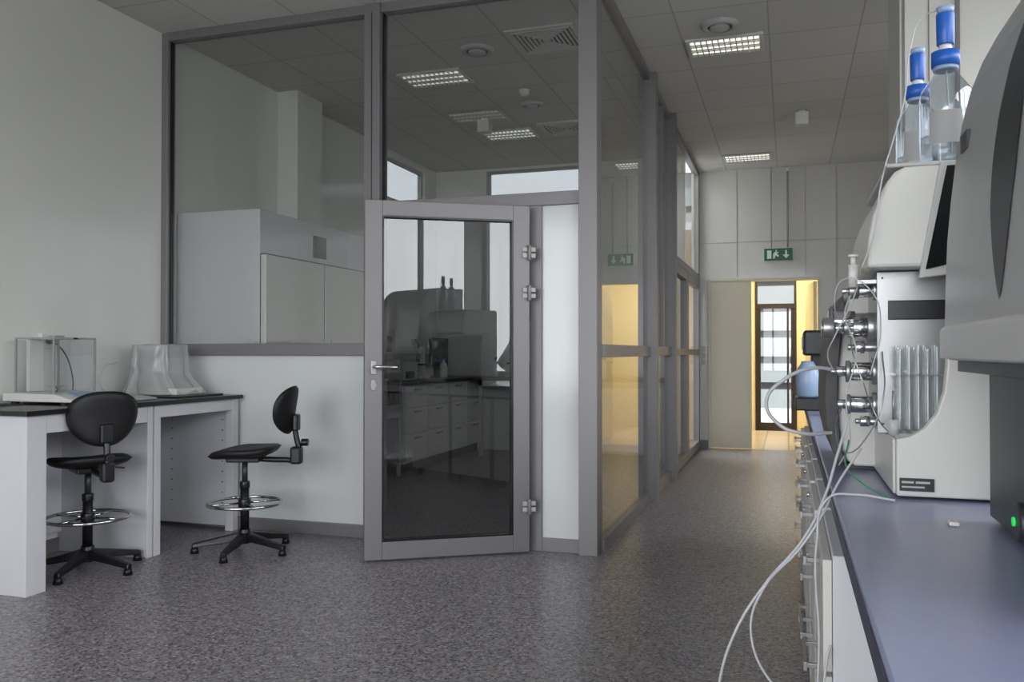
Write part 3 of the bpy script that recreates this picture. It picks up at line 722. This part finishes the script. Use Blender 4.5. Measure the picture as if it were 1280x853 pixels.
tube('line_2', [(.12, 2.10, 1.08), (.10, 2.05, 1.03), (.12, 2.0, .98), (.16, 1.97, 1.02), (.19, 1.96, 1.1), (.195, 2.02, 1.2)], .0016, 'steel')
tube('line_3', [(.13, 2.12, 1.26), (.10, 2.05, 1.3), (.12, 2.0, 1.36), (.17, 1.98, 1.33), (.19, 2.0, 1.25), (.17, 2.02, 1.15)], .0014, 'tube')
tube('line_4', [(.14, 2.09, 1.34), (.12, 2.03, 1.28), (.14, 1.99, 1.2), (.12, 2.0, 1.1), (.13, 2.04, 1.0), (.11, 2.1, .94)], .0016, 'tube')
tube('line_5', [(.16, 2.1, 1.25), (.13, 2.0, 1.22), (.15, 1.97, 1.14), (.18, 1.98, 1.06), (.20, 1.93, 1.03)], .0014, 'steel')
tube('green_line', [(.13, 2.08, 1.0), (.12, 2.02, .95), (.15, 1.96, .92), (.19, 1.88, .905), (.20, 1.86, .903)], .0018, 'tubeg')
end()
group('solvent_hoses', (0, 2, .6))
tube('loop_hose', [(.11, 2.25, 1.155), (.06, 2.22, 1.16), (-.005, 2.2, 1.135), (-.052, 2.2, 1.075), (-.02, 2.2, 1.02), (.03, 2.2, 1.002), (.10, 2.25, 1.0)], .0045, 'tube')
tube('hose_1', [(.13, 2.05, 1.06), (.10, 2.0, .97), (.075, 1.97, .89), (.03, 1.94, .80), (-.05, 1.92, .70), (-.11, 1.9, .60), (-.145, 1.9, .48), (-.15, 1.9, .3), (-.08, 1.92, .12), (.02, 1.95, .012)], .003, 'tube')
tube('hose_2', [(.15, 2.0, .99), (.10, 1.95, .92), (.07, 1.93, .86), (.02, 1.92, .78), (-.05, 1.9, .70), (-.078, 1.9, .60), (-.03, 1.88, .50), (.03, 1.86, .47), (.08, 1.87, .60)], .0026, 'tube')
tube('hose_3', [(.2, 1.85, .905), (.13, 1.88, .908), (.078, 1.9, .895), (.055, 1.9, .80), (.058, 1.88, .6), (.05, 1.86, .4), (.055, 1.85, .2)], .0024, 'tube')
end()
group('bottle_hose', (.25, 2.1, 1.8))
tube('hose', [(.312, 2.05, 1.945), (.285, 2.07, 1.94), (.262, 2.08, 1.88), (.25, 2.08, 1.77), (.22, 2.05, 1.66), (.20, 1.99, 1.60), (.185, 1.95, 1.54), (.17, 1.94, 1.44), (.15, 1.96, 1.38)], .0016, 'tube'); end()

def bottle(x, y, z, s=1.0):
    group('solvent_bottle', (x, y, z))
    lathe('glass_body', [(0, .002), (.047*s, .002), (.0505*s, .008), (.0505*s, .135*s), (.047*s, .155*s), (.03*s, .18*s), (.019*s, .195*s), (.019*s, .225*s)], (x, y, z), 'liquid')
    lathe('solvent', [(0, .006), (.044*s, .006), (.0475*s, .012), (.0475*s, .06*s), (0, .06*s)], (x, y, z), 'glass_lab')
    vs = []; fs = []; N = 14
    for i in range(N+1):
        t = math.radians(225+70*i/N); r = .0512*s
        for zz in (z+.04, z+.11): vs.append((x+r*math.cos(t), y+r*math.sin(t), zz))
    for i in range(N): fs.append((2*i, 2*i+2, 2*i+3, 2*i+1))
    mesh('label', vs, fs, 'ventgrey', True)
    lathe('screw_ring', [(.019*s, .205*s), (.027*s, .205*s), (.027*s, .235*s), (.0, .235*s)], (x, y, z), 'blue')
    cyl('ring_band', (x, y, z+.197*s), (x, y, z+.205*s), .024*s, 'lblue')
    cyl('filter_body', (x, y, z+.236*s), (x, y, z+.25*s), .012*s, 'white_plastic')
    cyl('filter_cap', (x, y, z+.25*s), (x, y, z+.315*s), .0165*s, 'blue', r2=.0175*s, bevel=.002)
    cyl('filter_top', (x, y, z+.315*s), (x, y, z+.328*s), .014*s, 'lblue', r2=.0175*s)
    tube('dip_tube', [(x, y, z+.24), (x+.004, y, z+.15), (x+.01, y, z+.03)], .0018, 'tube'); end()
bottle(.326, 2.04, 1.6005, 1.05); bottle(.292, 2.20, 1.6005, .95)

group('coffee_machine', (.15, 4.75, .9))
box('base', .035, .22, 4.6, 4.95, .90, .965, 'blackpl', .006); box('tower', .115, .26, 4.74, 4.96, .966, 1.20, 'blackpl', .008)
box('head', .075, .26, 4.62, 4.97, 1.18, 1.31, 'blackpl', .012); box('front_trim', .070, .075, 4.66, 4.92, 1.21, 1.28, 'silver', .002)
lathe('water_jug', [(0, 0), (.045, 0), (.055, .01), (.06, .1), (.05, .15), (.035, .17), (.03, .185), (0, .187)], (.095, 4.665, .966), 'lblue')
end()
group('white_canister', (.16, 4.3, .9)); lathe('can', [(0, 0), (.04, 0), (.042, .01), (.042, .1), (.03, .12), (.0, .122)], (.19, 4.3, .9), 'white_plastic'); cyl('lid', (.19, 4.3, 1.02), (.19, 4.3, 1.045), .025, 'lblue'); end()
group('white_cap', (.28, 1.62, .905)); box('cap', .262, .278, 1.63, 1.66, .9005, .908, 'white_plastic', .002); end()

# ------------------------------------------------------------------ outdoors
box('ground', -30, 40, -30, 40, -.6, -.5, 'ground')
def trees(name, pts):
    bm = bmesh.new()
    for (x, y, h) in pts:
        for k in range(5):
            r = h*.20*(1.15-k*.18); z = h*(.28+k*.15)-.5
            mtx = Matrix.Translation((x+random.uniform(-.4, .4), y+random.uniform(-.4, .4), z)) @ Matrix.Diagonal((r, r, r*.8, 1))
            bmesh.ops.create_icosphere(bm, subdivisions=2, radius=1, matrix=mtx)
        bmesh.ops.create_cone(bm, cap_ends=True, segments=8, radius1=.18, radius2=.1, depth=h*.5, matrix=Matrix.Translation((x, y, h*.25-.5)))
    for v in bm.verts:
        n = noise.noise_vector(v.co*1.7); v.co += n*.35
    me = bpy.data.meshes.new(name); bm.to_mesh(me); bm.free()
    add(bpy.data.objects.new(name, me), 'tree')
trees('tree_row', [(20+random.uniform(-2, 2), -14+i*1.9, random.uniform(4.5, 8)) for i in range(22)])
trees('tree_row', [(-14+random.uniform(-1, 1), 18+i*2.2, random.uniform(6, 9)) for i in range(7)])

# ------------------------------------------------------------------ light
w = bpy.data.worlds.new('overcast'); S.world = w; w.use_nodes = True
bg = w.node_tree.nodes['Background']; bg.inputs[0].default_value = (0.95, 0.97, 1.0, 1); bg.inputs[1].default_value = 7.6
def portal(name, loc, rot, sx, sy):
    l = bpy.data.lights.new(name, 'AREA'); l.shape = 'RECTANGLE'; l.size = sx; l.size_y = sy; l.cycles.is_portal = True
    o = bpy.data.objects.new(name, l); o.location = loc; o.rotation_euler = rot; S.collection.objects.link(o)
hp = math.pi/2
for i, (p, q) in enumerate(WINS): portal('portal_right_%d' % i, (XR+.13, (p+q)/2, 2.1), (0, hp, 0), 2.4, q-p)
portal('portal_rear', (-1.65, YB-.14, 1.9), (hp, 0, 0), 4.7, 2.8)
l = bpy.data.lights.new('corridor_lamp_light', 'AREA'); l.shape = 'RECTANGLE'; l.size = .95; l.size_y = .85; l.energy = 42; l.color = (1, .87, .62)
o = bpy.data.objects.new('corridor_lamp_light', l); o.location = (0, 12.35, 2.69); S.collection.objects.link(o)

# ------------------------------------------------------------------ camera
c = bpy.data.cameras.new('camera'); c.sensor_width = 36; c.lens = 1069/1280*36; c.clip_start = .02; c.clip_end = 200
co = bpy.data.objects.new('camera', c); co.location = (0, 0, 1.2); co.rotation_euler = (math.radians(90.72), 0, math.radians(17.9))
S.collection.objects.link(co); S.camera = co
